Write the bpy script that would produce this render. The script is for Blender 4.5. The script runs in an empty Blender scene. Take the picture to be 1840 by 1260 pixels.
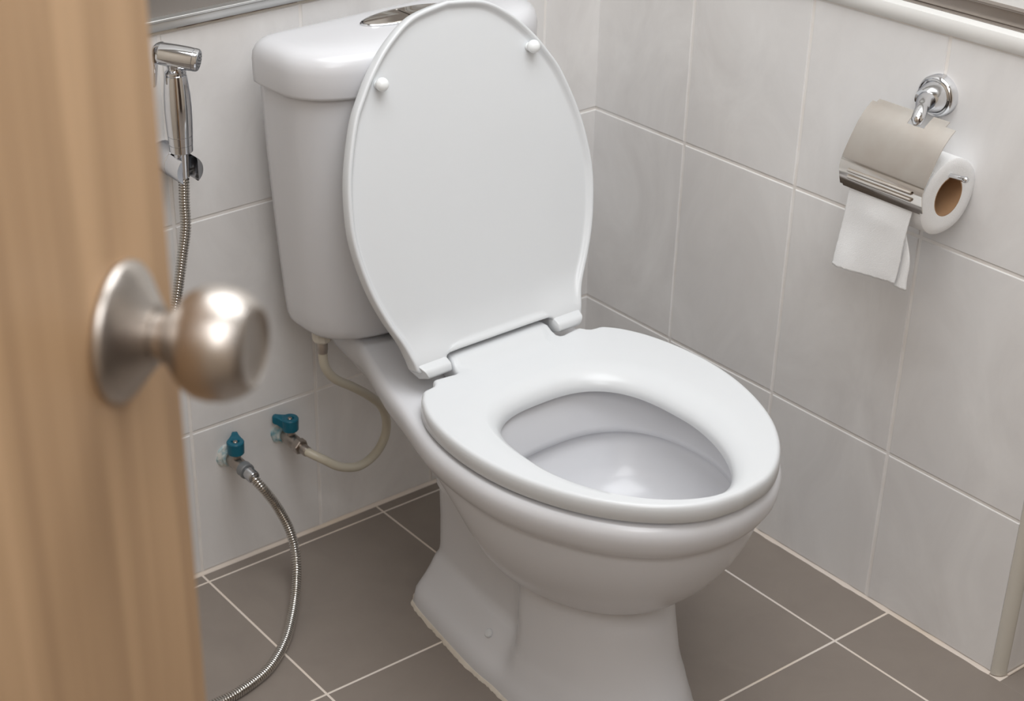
import bpy, bmesh, math, random
from mathutils import Vector, Matrix, noise
random.seed(7)
PI = math.pi
SC = bpy.context.scene
COL = SC.collection

# ------------------------------------------------------------------ camera, light, exposure
cam_d = bpy.data.cameras.new('camera')
cam = bpy.data.objects.new('camera', cam_d)
COL.objects.link(cam)
cam.location = (-1.5903, -1.7373, 1.3753)
cam.rotation_mode = 'XYZ'
cam.rotation_euler = (1.0706996, 0.0295, -0.5893)
cam_d.sensor_fit = 'HORIZONTAL'
cam_d.sensor_width = 36.0
cam_d.lens = 3003.487 / 1840 * 36.0
cam_d.shift_x = (920 - 601.394) / 1840
cam_d.shift_y = (669.535 - 630) / 1840
cam_d.clip_start = 0.02
cam_d.dof.use_dof = True
cam_d.dof.focus_distance = 1.98
cam_d.dof.aperture_fstop = 8.0
SC.camera = cam

w = bpy.data.worlds.new('world')
SC.world = w
w.use_nodes = True
w.node_tree.nodes['Background'].inputs[0].default_value = (0.80, 0.86, 1.0, 1)
w.node_tree.nodes['Background'].inputs[1].default_value = 0.3

def area(name, loc, target, size, size_y, power, color):
    d = bpy.data.lights.new(name, 'AREA')
    d.shape = 'RECTANGLE'; d.size = size; d.size_y = size_y
    d.energy = power; d.color = color
    o = bpy.data.objects.new(name, d); COL.objects.link(o)
    o.location = loc
    dr = Vector(target) - Vector(loc)
    o.rotation_euler = dr.to_track_quat('-Z', 'Y').to_euler()
    return o
area('ceiling_lamp', (-0.62, -0.88, 2.12), (-0.62, -0.88, 0), 1.15, 1.25, 22, (0.955, 0.98, 1.0))
area('front_fill', (-1.45, -2.05, 1.95), (-0.3, -0.2, 0.6), 1.4, 0.9, 19, (0.96, 0.98, 1.0))  # unseen fill lamp added behind the camera to brighten walls and upright faces

SC.view_settings.view_transform = 'Standard'
SC.view_settings.look = 'None'
SC.view_settings.gamma = 1.0
SC.view_settings.use_curve_mapping = False
SC.view_settings.exposure = 0.13

# ------------------------------------------------------------------ materials
def srgb(r, g, b):
    f = lambda c: (c/255/12.92) if c/255 <= 0.04045 else ((c/255+0.055)/1.055)**2.4
    return (f(r), f(g), f(b), 1)

def mat(name, color, rough=0.4, metal=0.0, coat=0.0, spec=0.5, noise_amt=0.0, noise_scale=8.0, color2=None, bump=0.0, bump_scale=60, trans=0.0, sss=0.0, rough_var=0.0):
    m = bpy.data.materials.new(name); m.use_nodes = True
    nt = m.node_tree; b = nt.nodes['Principled BSDF']
    b.inputs['Base Color'].default_value = color
    b.inputs['Roughness'].default_value = rough
    b.inputs['Metallic'].default_value = metal
    b.inputs['Coat Weight'].default_value = coat
    b.inputs['Coat Roughness'].default_value = 0.12
    b.inputs['Specular IOR Level'].default_value = spec
    b.inputs['Transmission Weight'].default_value = trans
    if sss:
        b.inputs['Subsurface Weight'].default_value = sss
        b.inputs['Subsurface Radius'].default_value = (0.01, 0.01, 0.01)
        b.inputs['Subsurface Scale'].default_value = 1.0
    tc = nt.nodes.new('ShaderNodeTexCoord')
    c2 = color2 or tuple(min(1, c*1.15) for c in color[:3]) + (1,)
    n = nt.nodes.new('ShaderNodeTexNoise'); n.inputs['Scale'].default_value = noise_scale
    n.inputs['Detail'].default_value = 5
    nt.links.new(tc.outputs['Object'], n.inputs['Vector'])
    mx = nt.nodes.new('ShaderNodeMix'); mx.data_type = 'RGBA'
    mx.inputs[6].default_value = color; mx.inputs[7].default_value = c2
    mr = nt.nodes.new('ShaderNodeMapRange')
    mr.inputs[1].default_value = 0.35; mr.inputs[2].default_value = 0.7
    mr.inputs[3].default_value = 0; mr.inputs[4].default_value = noise_amt if noise_amt else 0.1
    nt.links.new(n.outputs['Fac'], mr.inputs[0])
    nt.links.new(mr.outputs[0], mx.inputs[0])
    nt.links.new(mx.outputs[2], b.inputs['Base Color'])
    if rough_var:
        m3 = nt.nodes.new('ShaderNodeMapRange')
        m3.inputs[1].default_value = 0.3; m3.inputs[2].default_value = 0.7
        m3.inputs[3].default_value = rough; m3.inputs[4].default_value = rough + rough_var
        nt.links.new(n.outputs['Fac'], m3.inputs[0]); nt.links.new(m3.outputs[0], b.inputs['Roughness'])
    if bump:
        n2 = nt.nodes.new('ShaderNodeTexNoise'); n2.inputs['Scale'].default_value = bump_scale
        n2.inputs['Detail'].default_value = 4
        nt.links.new(tc.outputs['Object'], n2.inputs['Vector'])
        bp = nt.nodes.new('ShaderNodeBump'); bp.inputs['Strength'].default_value = bump
        bp.inputs['Distance'].default_value = 0.002
        nt.links.new(n2.outputs['Fac'], bp.inputs['Height'])
        nt.links.new(bp.outputs[0], b.inputs['Normal'])
    return m

def tile_mat(name, ca, cb, cc, rough, scale, bump):
    """cloudy glazed ceramic: two layers of noise, brushed slightly upwards"""
    m = bpy.data.materials.new(name); m.use_nodes = True
    nt = m.node_tree; L = nt.links; b = nt.nodes['Principled BSDF']
    tc = nt.nodes.new('ShaderNodeTexCoord')
    mp = nt.nodes.new('ShaderNodeMapping'); mp.inputs['Scale'].default_value = (1, 1, 0.6)
    L.new(tc.outputs['Object'], mp.inputs[0])
    n1 = nt.nodes.new('ShaderNodeTexNoise'); n1.inputs['Scale'].default_value = scale
    n1.inputs['Detail'].default_value = 7; n1.inputs['Roughness'].default_value = 0.6
    n1.inputs['Distortion'].default_value = 0.8
    L.new(mp.outputs[0], n1.inputs['Vector'])
    n2 = nt.nodes.new('ShaderNodeTexNoise'); n2.inputs['Scale'].default_value = scale*0.4
    n2.inputs['Detail'].default_value = 4
    L.new(mp.outputs[0], n2.inputs['Vector'])
    r1 = nt.nodes.new('ShaderNodeMapRange'); r1.inputs[1].default_value = 0.32; r1.inputs[2].default_value = 0.72
    L.new(n1.outputs['Fac'], r1.inputs[0])
    x1 = nt.nodes.new('ShaderNodeMix'); x1.data_type = 'RGBA'
    x1.inputs[6].default_value = ca; x1.inputs[7].default_value = cb
    L.new(r1.outputs[0], x1.inputs[0])
    r2 = nt.nodes.new('ShaderNodeMapRange'); r2.inputs[1].default_value = 0.4; r2.inputs[2].default_value = 0.65
    L.new(n2.outputs['Fac'], r2.inputs[0])
    x2 = nt.nodes.new('ShaderNodeMix'); x2.data_type = 'RGBA'
    mu = nt.nodes.new('ShaderNodeMath'); mu.operation = 'MULTIPLY'; mu.inputs[1].default_value = 0.5
    L.new(r2.outputs[0], mu.inputs[0]); L.new(mu.outputs[0], x2.inputs[0])
    L.new(x1.outputs[2], x2.inputs[6]); x2.inputs[7].default_value = cc
    L.new(x2.outputs[2], b.inputs['Base Color'])
    b.inputs['Roughness'].default_value = rough
    n3 = nt.nodes.new('ShaderNodeTexNoise'); n3.inputs['Scale'].default_value = 30; n3.inputs['Detail'].default_value = 3
    L.new(tc.outputs['Object'], n3.inputs['Vector'])
    bp = nt.nodes.new('ShaderNodeBump'); bp.inputs['Strength'].default_value = bump; bp.inputs['Distance'].default_value = 0.002
    L.new(n3.outputs['Fac'], bp.inputs['Height']); L.new(bp.outputs[0], b.inputs['Normal'])
    return m

M = {}
M['wall_tile'] = tile_mat('wall_tile', srgb(225, 222, 220), srgb(242, 240, 238), srgb(230, 229, 229), 0.35, 9, 0.12)
M['wall_grout'] = mat('wall_grout', srgb(244, 241, 238), 0.8, noise_amt=0.6, noise_scale=25, color2=srgb(228, 220, 212))
M['floor_tile'] = tile_mat('floor_tile', srgb(133, 123, 115), srgb(140, 130, 121), srgb(137, 127, 119), 0.42, 14, 0.05)
M['floor_grout'] = mat('floor_grout', srgb(226, 217, 210), 0.85, noise_amt=0.8, noise_scale=5, color2=srgb(222, 204, 182))
M['ceramic'] = mat('white_glazed_ceramic', srgb(219, 219, 222), 0.26, coat=0.15, noise_amt=0.1, color2=srgb(214, 214, 217))
M['plastic'] = mat('white_gloss_plastic', srgb(219, 221, 223), 0.26, noise_amt=0.1, color2=srgb(216, 218, 220))
M['rubber'] = mat('milky_buffer', srgb(238, 240, 240), 0.35, sss=0.2)
M['chrome'] = mat('chrome', (0.80, 0.81, 0.83, 1), 0.06, metal=1.0, noise_amt=0.2, rough_var=0.05, noise_scale=30)
M['chrome_dark'] = mat('rosette_chrome', (0.55, 0.56, 0.58, 1), 0.14, metal=1.0)
M['spray_face'] = mat('spray_face', (0.30, 0.31, 0.33, 1), 0.35, metal=0.6)
M['black'] = mat('black_nozzle', (0.02, 0.02, 0.02, 1), 0.5)
M['hose_metal'] = mat('hose_metal', (0.62, 0.60, 0.57, 1), 0.16, metal=1.0)
M['nickel'] = mat('brushed_nickel', (0.47, 0.43, 0.395, 1), 0.31, metal=1.0, noise_amt=0.4, rough_var=0.1, noise_scale=40)
M['brass'] = mat('dull_nickel_valve', (0.40, 0.35, 0.31, 1), 0.3, metal=1.0, noise_amt=0.6, noise_scale=60, color2=(0.5, 0.46, 0.42, 1), rough_var=0.15)
M['teal'] = mat('teal_plastic', srgb(0, 92, 114), 0.35, noise_amt=0.3, noise_scale=80, color2=srgb(6, 110, 130))
M['paste'] = mat('pipe_tape_paste', srgb(222, 222, 216), 0.8, noise_amt=1.0, noise_scale=90, color2=srgb(60, 150, 170), bump=0.6, bump_scale=300)
M['white_hose'] = mat('cream_hose', srgb(196, 188, 170), 0.35, noise_amt=0.4, noise_scale=15, color2=srgb(205, 200, 186), sss=0.1)
M['cream_nut'] = mat('cream_plastic_nut', srgb(208, 202, 190), 0.45)
M['grey_nut'] = mat('grey_nut', srgb(128, 130, 132), 0.4, metal=0.3)
M['caulk'] = mat('white_sealant', srgb(222, 214, 202), 0.75, bump=0.5, bump_scale=200, noise_amt=0.6, color2=srgb(200, 188, 170))
M['paper'] = mat('tissue_paper', srgb(244, 244, 244), 0.9, bump=0.35, bump_scale=900, sss=0.0)
M['card'] = mat('cardboard_core', srgb(168, 132, 98), 0.85, bump=0.2)
M['steel'] = mat('polished_steel_plate', (0.70, 0.665, 0.62, 1), 0.05, metal=1.0, noise_amt=0.5, noise_scale=30, color2=(0.60, 0.53, 0.47, 1), rough_var=0.08)
M['alu'] = mat('aluminium_frame', (0.66, 0.665, 0.66, 1), 0.32, metal=0.85)
M['alu_dark'] = mat('bronze_aluminium', (0.33, 0.29, 0.26, 1), 0.3, metal=0.8, noise_amt=0.5, noise_scale=12)
M['pvc'] = mat('white_pvc_trim', srgb(236, 235, 232), 0.3)
M['pvc_old'] = mat('cream_pvc_trim', srgb(205, 200, 190), 0.4)
M['grey_pane'] = mat('grey_glass_pane', srgb(128, 122, 117), 0.25)
M['white_pane'] = mat('white_glass_pane', srgb(232, 232, 230), 0.3)
M['paint'] = mat('off_white_paint', srgb(200, 198, 196), 0.8, bump=0.1)
M['dirt'] = mat('brown_gap', srgb(120, 92, 74), 0.9, noise_amt=1, noise_scale=60, color2=srgb(190, 178, 166))

def wood_mat():
    m = bpy.data.materials.new('light_oak_veneer'); m.use_nodes = True
    nt = m.node_tree; L = nt.links; b = nt.nodes['Principled BSDF']
    tc = nt.nodes.new('ShaderNodeTexCoord')
    mp = nt.nodes.new('ShaderNodeMapping'); mp.inputs['Scale'].default_value = (26, 26, 1.1)
    L.new(tc.outputs['Object'], mp.inputs[0])
    n1 = nt.nodes.new('ShaderNodeTexNoise'); n1.inputs['Scale'].default_value = 1.0
    n1.inputs['Detail'].default_value = 4; n1.inputs['Distortion'].default_value = 0.6
    L.new(mp.outputs[0], n1.inputs['Vector'])
    cr = nt.nodes.new('ShaderNodeValToRGB')
    cr.color_ramp.elements[0].position = 0.32; cr.color_ramp.elements[0].color = srgb(176, 143, 109)
    cr.color_ramp.elements[1].position = 0.68; cr.color_ramp.elements[1].color = srgb(214, 178, 139)
    e = cr.color_ramp.elements.new(0.5); e.color = srgb(196, 161, 124)
    L.new(n1.outputs['Fac'], cr.inputs[0])
    mp2 = nt.nodes.new('ShaderNodeMapping'); mp2.inputs['Scale'].default_value = (160, 160, 3)
    L.new(tc.outputs['Object'], mp2.inputs[0])
    n2 = nt.nodes.new('ShaderNodeTexNoise'); n2.inputs['Scale'].default_value = 1.0; n2.inputs['Detail'].default_value = 3
    L.new(mp2.outputs[0], n2.inputs['Vector'])
    mx = nt.nodes.new('ShaderNodeMix'); mx.data_type = 'RGBA'; mx.blend_type = 'MULTIPLY'
    mr = nt.nodes.new('ShaderNodeMapRange'); mr.inputs[3].default_value = 0.0; mr.inputs[4].default_value = 0.3
    L.new(n2.outputs['Fac'], mr.inputs[0]); L.new(mr.outputs[0], mx.inputs[0])
    L.new(cr.outputs[0], mx.inputs[6]); mx.inputs[7].default_value = srgb(150, 130, 110)
    L.new(mx.outputs[2], b.inputs['Base Color'])
    b.inputs['Roughness'].default_value = 0.45
    return m
M['wood'] = wood_mat()
for k in ('chrome', 'chrome_dark'):
    M[k].node_tree.nodes['Principled BSDF'].inputs['Specular Tint'].default_value = (0.42, 0.43, 0.46, 1)  # darkened edge tint stands in for reflections of a dark room
M['dark_panel'] = mat('dark_brown_panel', srgb(60, 44, 34), 0.5, noise_amt=.5, noise_scale=12)  # for the dark panel added behind the camera
M['warm_paint'] = mat('beige_paint', srgb(216, 204, 188), 0.8, bump=0.1)

# ------------------------------------------------------------------ helpers
def obj(name, bm, m, parent=None, smooth=True, angle=35, subsurf=0, bevel=0.0):
    bmesh.ops.recalc_face_normals(bm, faces=bm.faces[:])
    me = bpy.data.meshes.new(name)
    bm.to_mesh(me); bm.free()
    for x in (m if isinstance(m, (list, tuple)) else [m]):
        me.materials.append(x)
    if smooth:
        for p in me.polygons: p.use_smooth = True
        if angle < 180 and not subsurf:
            me.set_sharp_from_angle(angle=math.radians(angle))
    o = bpy.data.objects.new(name, me); COL.objects.link(o)
    if parent:
        o.parent = parent
        o.matrix_parent_inverse = Matrix.Translation(-root_loc(parent))
    if bevel:
        md = o.modifiers.new('bevel', 'BEVEL'); md.width = bevel; md.segments = 3; md.limit_method = 'ANGLE'
        md.angle_limit = math.radians(40)
    if subsurf:
        md = o.modifiers.new('subsurf', 'SUBSURF'); md.levels = subsurf; md.render_levels = subsurf
    return o

def root_loc(p):
    v = Vector((0, 0, 0))
    while p is not None:
        v += p.location; p = p.parent
        if p is None: break
        # every parent below the root sits at the origin of its own parent inverse
        if p is not None and p.parent is None:
            return p.location.copy() if p.type == 'EMPTY' else Vector((0, 0, 0))
    return v

_world = {}
def empty(name, loc, label=None, cat=None, group=None, kind=None):
    o = bpy.data.objects.new(name, None); COL.objects.link(o)
    o.location = loc; o.empty_display_size = 0.05
    tag(o, label, cat, group, kind)
    return o

def tag(o, label=None, cat=None, group=None, kind=None):
    if label: o['label'] = label
    if cat: o['category'] = cat
    if group: o['group'] = group
    if kind: o['kind'] = kind
    return o

def child(name, bm, m, parent, **k):
    """mesh in world coordinates, parented keeping its place"""
    sub = obj(name, bm, m, None, **k)
    sub.parent = parent
    # world matrix of parent without evaluating the depsgraph: roots carry only a location
    r = parent
    while r.parent is not None: r = r.parent
    base = r.location.copy() if r.type == 'EMPTY' else Vector((0, 0, 0))
    if parent is r:
        sub.matrix_parent_inverse = Matrix.Translation(-base)
    else:
        sub.matrix_parent_inverse = Matrix.Identity(4)
    return sub

def struct(name, bm, m, parent=None, **k):
    o = child(name, bm, m, parent, **k) if parent else obj(name, bm, m, None, **k)
    if not parent: o['kind'] = 'structure'
    return o

def box(bm, a, b, mi=0):
    x0, y0, z0 = a; x1, y1, z1 = b
    vs = [bm.verts.new(p) for p in ((x0,y0,z0),(x1,y0,z0),(x1,y1,z0),(x0,y1,z0),(x0,y0,z1),(x1,y0,z1),(x1,y1,z1),(x0,y1,z1))]
    for f in ((0,1,2,3),(4,5,6,7),(0,1,5,4),(1,2,6,5),(2,3,7,6),(3,0,4,7)):
        q = bm.faces.new([vs[i] for i in f]); q.material_index = mi
    return vs

def loft(bm, rings, cap0=False, cap1=False, closed=True, mi=0, loop=False):
    R = [[bm.verts.new(p) for p in r] for r in rings]
    n = len(R[0]); fs = []
    pairs = list(zip(R[:-1], R[1:]))
    if loop: pairs.append((R[-1], R[0]))
    for A, B in pairs:
        for i in range(n if closed else n-1):
            j = (i+1) % n
            f = bm.faces.new((A[i], A[j], B[j], B[i])); f.material_index = mi; fs.append(f)
    if cap0: f = bm.faces.new(R[0]); f.material_index = mi
    if cap1: f = bm.faces.new(R[-1]); f.material_index = mi
    return R

def frame(axis):
    a = Vector(axis).normalized()
    u = a.orthogonal().normalized() if abs(a.z) < 0.9 else Vector((1, 0, 0)) - a*a.x
    u.normalize()
    return a, u, a.cross(u)

def lathe(bm, origin, axis, prof, n=32, mi=0, cap0=True, cap1=True, squash=None):
    """prof: list of (distance along axis, radius)"""
    a, u, v = frame(axis); O = Vector(origin)
    if squash: u = u*squash[0]; v = v*squash[1]
    rings = []
    for t, r in prof:
        rings.append([O + a*t + u*(r*math.cos(2*PI*i/n)) + v*(r*math.sin(2*PI*i/n)) for i in range(n)])
    return loft(bm, rings, cap0, cap1, mi=mi)

def cr(pts, n, closed=False):
    """Catmull-Rom through pts, n samples per span"""
    P = [Vector(p) for p in pts]; out = []
    m = len(P)
    for i in range(m if closed else m-1):
        g = lambda k: P[k % m] if closed else P[max(0, min(m-1, k))]
        p0, p1, p2, p3 = g(i-1), g(i), g(i+1), g(i+2)
        for k in range(n):
            t = k/n
            out.append(0.5*((2*p1)+(-p0+p2)*t+(2*p0-5*p1+4*p2-p3)*t*t+(-p0+3*p1-3*p2+p3)*t**3))
    if not closed: out.append(P[-1].copy())
    return out

def resample(path, step=None, count=None):
    L = [0]
    for a, b in zip(path[:-1], path[1:]): L.append(L[-1]+(b-a).length)
    n = count or max(2, int(L[-1]/step)+1)
    out = []; k = 0
    for i in range(n):
        s = L[-1]*i/(n-1)
        while k < len(L)-2 and L[k+1] < s: k += 1
        t = (s-L[k])/max(1e-9, L[k+1]-L[k])
        out.append(path[k].lerp(path[k+1], t))
    return out

def tube(bm, path, rad, n=16, mi=0, caps=True):
    """rad: number or function of index"""
    path = [Vector(p) for p in path]
    T = []
    for i in range(len(path)):
        d = path[min(i+1, len(path)-1)] - path[max(i-1, 0)]
        T.append(d.normalized())
    u = T[0].orthogonal().normalized(); rings = []
    for i, p in enumerate(path):
        u = (u - T[i]*u.dot(T[i])).normalized(); v = T[i].cross(u)
        r = rad(i) if callable(rad) else rad
        rings.append([p + u*(r*math.cos(2*PI*k/n)) + v*(r*math.sin(2*PI*k/n)) for k in range(n)])
    return loft(bm, rings, caps, caps, mi=mi)

def rbox(bm, a, b, r=0.003, seg=3):
    """bevelled box"""
    t = bmesh.new(); box(t, a, b)
    bmesh.ops.bevel(t, geom=t.edges[:], offset=r, segments=seg, affect='EDGES', profile=0.5)
    me = bpy.data.meshes.new('tmp'); t.to_mesh(me); t.free(); bm.from_mesh(me); bpy.data.meshes.remove(me)

# ------------------------------------------------------------------ the room
TW, TH = 0.2, 0.30410          # wall tile
Z1, Z2, ZT = 0.2293, 0.5334, 0.783
XB = 0.1027; YR = 0.1838; YEND = 0.783
G = 0.0042                      # wall grout width

def tiled(axis, u0, u1, joints, rows, name, mats, depth=0.0016, grout_back=0.03, sign=-1, at=0.0):
    """tiles on a plane; axis 'x': wall y=at, u is x.  axis 'y': wall x=at, u is y"""
    bm = bmesh.new()
    us = sorted([u0, u1] + [j for j in joints if u0 < j < u1])
    for r0, r1 in zip(rows[:-1], rows[1:]):
        for a, b in zip(us[:-1], us[1:]):
            ga = G/2 if a != u0 else 0.0005; gb = G/2 if b != u1 else 0.0005
            if b - a < 0.012: continue
            p = (a+ga, r0+G/2 if r0 > 0 else r0+0.004, b-gb, r1-G/2)
            c = 0.0012
            def P(u, v, d):
                return (u, at+sign*d, v) if axis == 'x' else (at+sign*d, u, v)
            o_ = [P(p[0], p[1], 0), P(p[2], p[1], 0), P(p[2], p[3], 0), P(p[0], p[3], 0)]
            m_ = [P(p[0]+c*.3, p[1]+c*.3, depth*.7), P(p[2]-c*.3, p[1]+c*.3, depth*.7), P(p[2]-c*.3, p[3]-c*.3, depth*.7), P(p[0]+c*.3, p[3]-c*.3, depth*.7)]
            i_ = [P(p[0]+c, p[1]+c, depth), P(p[2]-c, p[1]+c, depth), P(p[2]-c, p[3]-c, depth), P(p[0]+c, p[3]-c, depth)]
            loft(bm, [o_, m_, i_], cap1=True, mi=0)
    # grout bed
    z0, z1 = rows[0], rows[-1]
    g = 0.0004
    if axis == 'x': box(bm, (u0, at+sign*g, z0), (u1, at-sign*grout_back, z1), 1)
    else: box(bm, (at+sign*g, u0, z0), (at-sign*grout_back, u1, z1), 1)
    return bm

rows = [0.0, Z1, Z2, ZT]
wb = tiled('x', -1.90, 0.0, [-(XB+k*TW) for k in range(0, 9)], rows, 'wall_back', None)
struct('wall_back', wb, [M['wall_tile'], M['wall_grout']], angle=20)
wr = tiled('y', -YEND, 0.0, [-(YR+k*TW) for k in range(0, 3)], rows, 'wall_right', None)
struct('wall_right', wr, [M['wall_tile'], M['wall_grout']], angle=20)
# the wall turns the corner to the right beyond the corner trim
wt = tiled('x', 0.012, 0.9, [0.18+k*TW for k in range(4)], rows, 'wall_return', None, at=-YEND-0.012+0.0)
struct('wall_return', wt, [M['wall_tile'], M['wall_grout']], angle=20)

# floor tiles
S = 0.2995; XP = -0.7057; YA = -0.0239; FG = 0.0034
bm = bmesh.new()
xs = [-1.90] + [XP+k*S for k in range(-3, 5)] + [0.9]; xs = sorted(x for x in xs if -1.9 <= x <= .9)
ys = sorted([-2.2] + [YA-k*S for k in range(0, 8) if YA-k*S > -2.2] + [0.0])
for xa, xb in zip(xs[:-1], xs[1:]):
    for ya, yb in zip(ys[:-1], ys[1:]):
        if xa < 0 < xb: xb_ = 0.9 if yb <= -YEND-0.01 else -0.002
        else: xb_ = xb
        if xa >= 0 and ya > -YEND: continue
        p = (xa+FG/2, ya+FG/2, xb_-FG/2, (yb if yb < 0 else -0.0045)-FG/2)
        if xa < 0 < xb and ya < -YEND-.01 < yb:
            # tile meets the corner: two pieces
            p = (xa+FG/2, ya+FG/2, -0.002-FG/2, yb-FG/2)
            q = (-0.002-FG/2, ya+FG/2, xb-FG/2, -YEND-0.0165)
            parts = [p, q]
        elif xa < 0 < xb and yb <= -YEND-0.01:
            parts = [(xa+FG/2, ya+FG/2, xb-FG/2, yb-FG/2)]
        elif xa >= 0:
            parts = [(xa+FG/2, ya+FG/2, xb-FG/2, min(yb-FG/2, -YEND-0.0165))]
        else: parts = [p]
        for p in parts:
            if p[2]-p[0] < .004 or p[3]-p[1] < .004: continue
            c = 0.0008
            loft(bm, [[(p[0],p[1],-0.0012),(p[2],p[1],-0.0012),(p[2],p[3],-0.0012),(p[0],p[3],-0.0012)],
                      [(p[0],p[1],-0.0003),(p[2],p[1],-0.0003),(p[2],p[3],-0.0003),(p[0],p[3],-0.0003)],
                      [(p[0]+c,p[1]+c,0),(p[2]-c,p[1]+c,0),(p[2]-c,p[3]-c,0),(p[0]+c,p[3]-c,0)]], cap1=True)
box(bm, (-1.92, -2.22, -0.05), (0.92, 0.02, -0.0006), 1)
# rough grout fillet where the walls meet the floor
def fillet(bm, a, b, n1, size=0.0045):
    a = Vector(a); b = Vector(b); n1 = Vector(n1); N = 60; rings = []
    for i in range(N+1):
        p = a.lerp(b, i/N); s = size*(0.8+0.45*noise.noise(p*45)); 
        rings.append([p, p+n1*s, p+n1*s*.4+Vector((0,0,s*.45)), p+Vector((0,0,s*.9))])
    loft(bm, rings, True, True, mi=1)
fillet(bm, (-1.9, -.0008, -.0003), (0, -.0008, -.0003), (0, -1, 0), 0.0042)
fillet(bm, (-.0008, 0, -.0003), (-.0008, -YEND, -.0003), (-1, 0, 0), 0.0055)
struct('floor', bm, [M['floor_tile'], M['floor_grout']], angle=20)

# vertical PVC corner trim (quarter round)
bm = bmesh.new()
prof = [(0, 0)] + [(-0.0025+0.0145-0.0145*math.cos(t), -0.0145*math.sin(t)+0.0) for t in [PI/2*k/8 for k in range(9)]] + [(0.014, 0.004)]
pr = [(x, -YEND+y-0.0005) for x, y in [(0.0, 0.0), (-0.0022, 0.0)] + [(-0.0022+0.0145*(1-math.cos(t)), -0.0135*math.sin(t)) for t in [PI/2*k/8 for k in range(9)]] + [(0.0130, -0.0130), (0.0130, 0.0)]]
loft(bm, [[(x, y, 0.0012) for x, y in pr], [(x, y, ZT) for x, y in pr]], True, True)
struct('trim_1', bm, M['pvc_old'], angle=50)
bm = bmesh.new()  # stained seam round the foot of the trim
tube(bm, [(x-0.0008, y-0.0012, 0.001) for x, y in pr[1:10]], 0.0018, 8)
tube(bm, [(0.013, pr[10][1]-.0012, 0.001), (0.9, -YEND-0.0135, 0.001)], 0.0018, 8)
struct('trim_2', bm, M['floor_grout'])

# white half-round PVC ledge trim along the top of the right wall tiles
def half_round(y0, y1, z, r, name, m, axis='y'):
    bm = bmesh.new()
    pr = [(0.006, 0)] + [(-0.001-r*0.62*math.sin(t), r-r*math.cos(t)) for t in [PI*0.62*k/12 for k in range(13)]] + [(0.006, r*1.45)]
    loft(bm, [[(x, y0, z+v) for x, v in pr], [(x, y1, z+v) for x, v in pr]], True, True)
    return struct(name, bm, m, angle=50)
half_round(-YEND-0.012, 0.0, ZT, 0.0155, 'trim_3', M['pvc'])
# window on the right wall: bronze aluminium bottom rail, white pane
bm = bmesh.new()
rbox(bm, (0.004, -YEND+.0205, 0.8055), (0.05, 0.0, 0.8085), 0.0008)
rbox(bm, (0.006, -YEND+.0205, 0.8085), (0.05, 0.0, 0.8255), 0.0012)
rbox(bm, (0.003, -YEND+.0205, 0.8255), (0.05, 0.0, 0.8285), 0.0008)
W2 = struct('window_2', bm, M['alu_dark'])
bm = bmesh.new(); box(bm, (0.012, -YEND+.0205, 0.828), (0.05, 0.0, 2.4))
struct('pane', bm, M['white_pane'], W2, smooth=False)
# window on the back wall: silver aluminium rail, grey pane
bm = bmesh.new()
rbox(bm, (-1.9, -0.010, 0.7875), (-0.0, 0.03, 0.7985), 0.0012)
rbox(bm, (-1.9, -0.013, 0.7985), (-0.0, 0.03, 0.8025), 0.0012)
W1 = struct('window_1', bm, M['alu'])
bm = bmesh.new(); box(bm, (-1.9, -0.001, 0.802), (0.0, 0.03, 0.84))
struct('pane', bm, M['grey_pane'], W1, smooth=False)
bm = bmesh.new(); box(bm, (-1.9, 0.002, 0.84), (0.06, 0.03, 2.4)); struct('wall_back_upper', bm, M['paint'], smooth=False)
bm = bmesh.new()  # dirty sealant gap between the tiles and the frame
N = 200; R = []
for i in range(N+1):
    x = -1.9+1.9*i/N; s = 0.0015+0.0013*noise.noise(Vector((x*30, 2, 0)))
    R.append([(x, 0, ZT-.001), (x, -0.0022-s*.5, ZT-0.0006), (x, -0.004-s, ZT+.002), (x, -0.004, ZT+.0047), (x, 0, ZT+.0047)])
loft(bm, R, True, True)
struct('trim_4', bm, M['caulk'])
bm = bmesh.new()
R = []
for i in range(81):
    x = -0.68+0.17*i/80; s = max(0.0002, 0.0012+0.0012*noise.noise(Vector((x*60, 5, 0))))
    R.append([(x, -0.0045, ZT+.0018), (x, -0.0062-s*.3, ZT+.0018+s), (x, -0.0045, ZT+.0045)])
loft(bm, R, True, True)
struct('trim_5', bm, M['dirt'])

# the rest of the room, behind and beside the camera
for nm, a, b, m in (('wall_left', (-1.96, -2.2, 0), (-1.90, 0.03, 2.4), M['warm_paint']),
                    ('wall_front', (-1.96, -2.26, 0), (0.96, -2.2, 2.4), M['warm_paint']),
                    ('wall_far_right', (0.90, -2.2, 0), (0.96, -YEND-0.015, 2.4), M['paint']),
                    ('ceiling', (-1.96, -2.26, 2.4), (0.96, 0.03, 2.46), M['paint'])):
    bm = bmesh.new(); box(bm, a, b); struct(nm, bm, m, smooth=False)
bm = bmesh.new(); box(bm, (-1.25, -2.205, 0.0), (-0.45, -2.17, 1.98)); struct('dark_reflection_panel', bm, M['dark_panel'], smooth=False)  # dark panel added out of view to give the metal dark reflections
bm = bmesh.new(); box(bm, (0.004, -YEND-0.012, ZT+0.0235), (0.9, -YEND+0.02, 2.4)); box(bm, (0.014, -YEND-0.0118, ZT-0.001), (0.9, -YEND+0.02, ZT+0.0235)); struct('wall_return_upper', bm, M['paint'], smooth=False)

# ------------------------------------------------------------------ toilet
XC = -0.422
toilet = empty('toilet', (XC, -0.42, 0.0), 'white ceramic toilet with cistern, its lid raised against the cistern, on the grey tiled floor', 'toilet')

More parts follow.
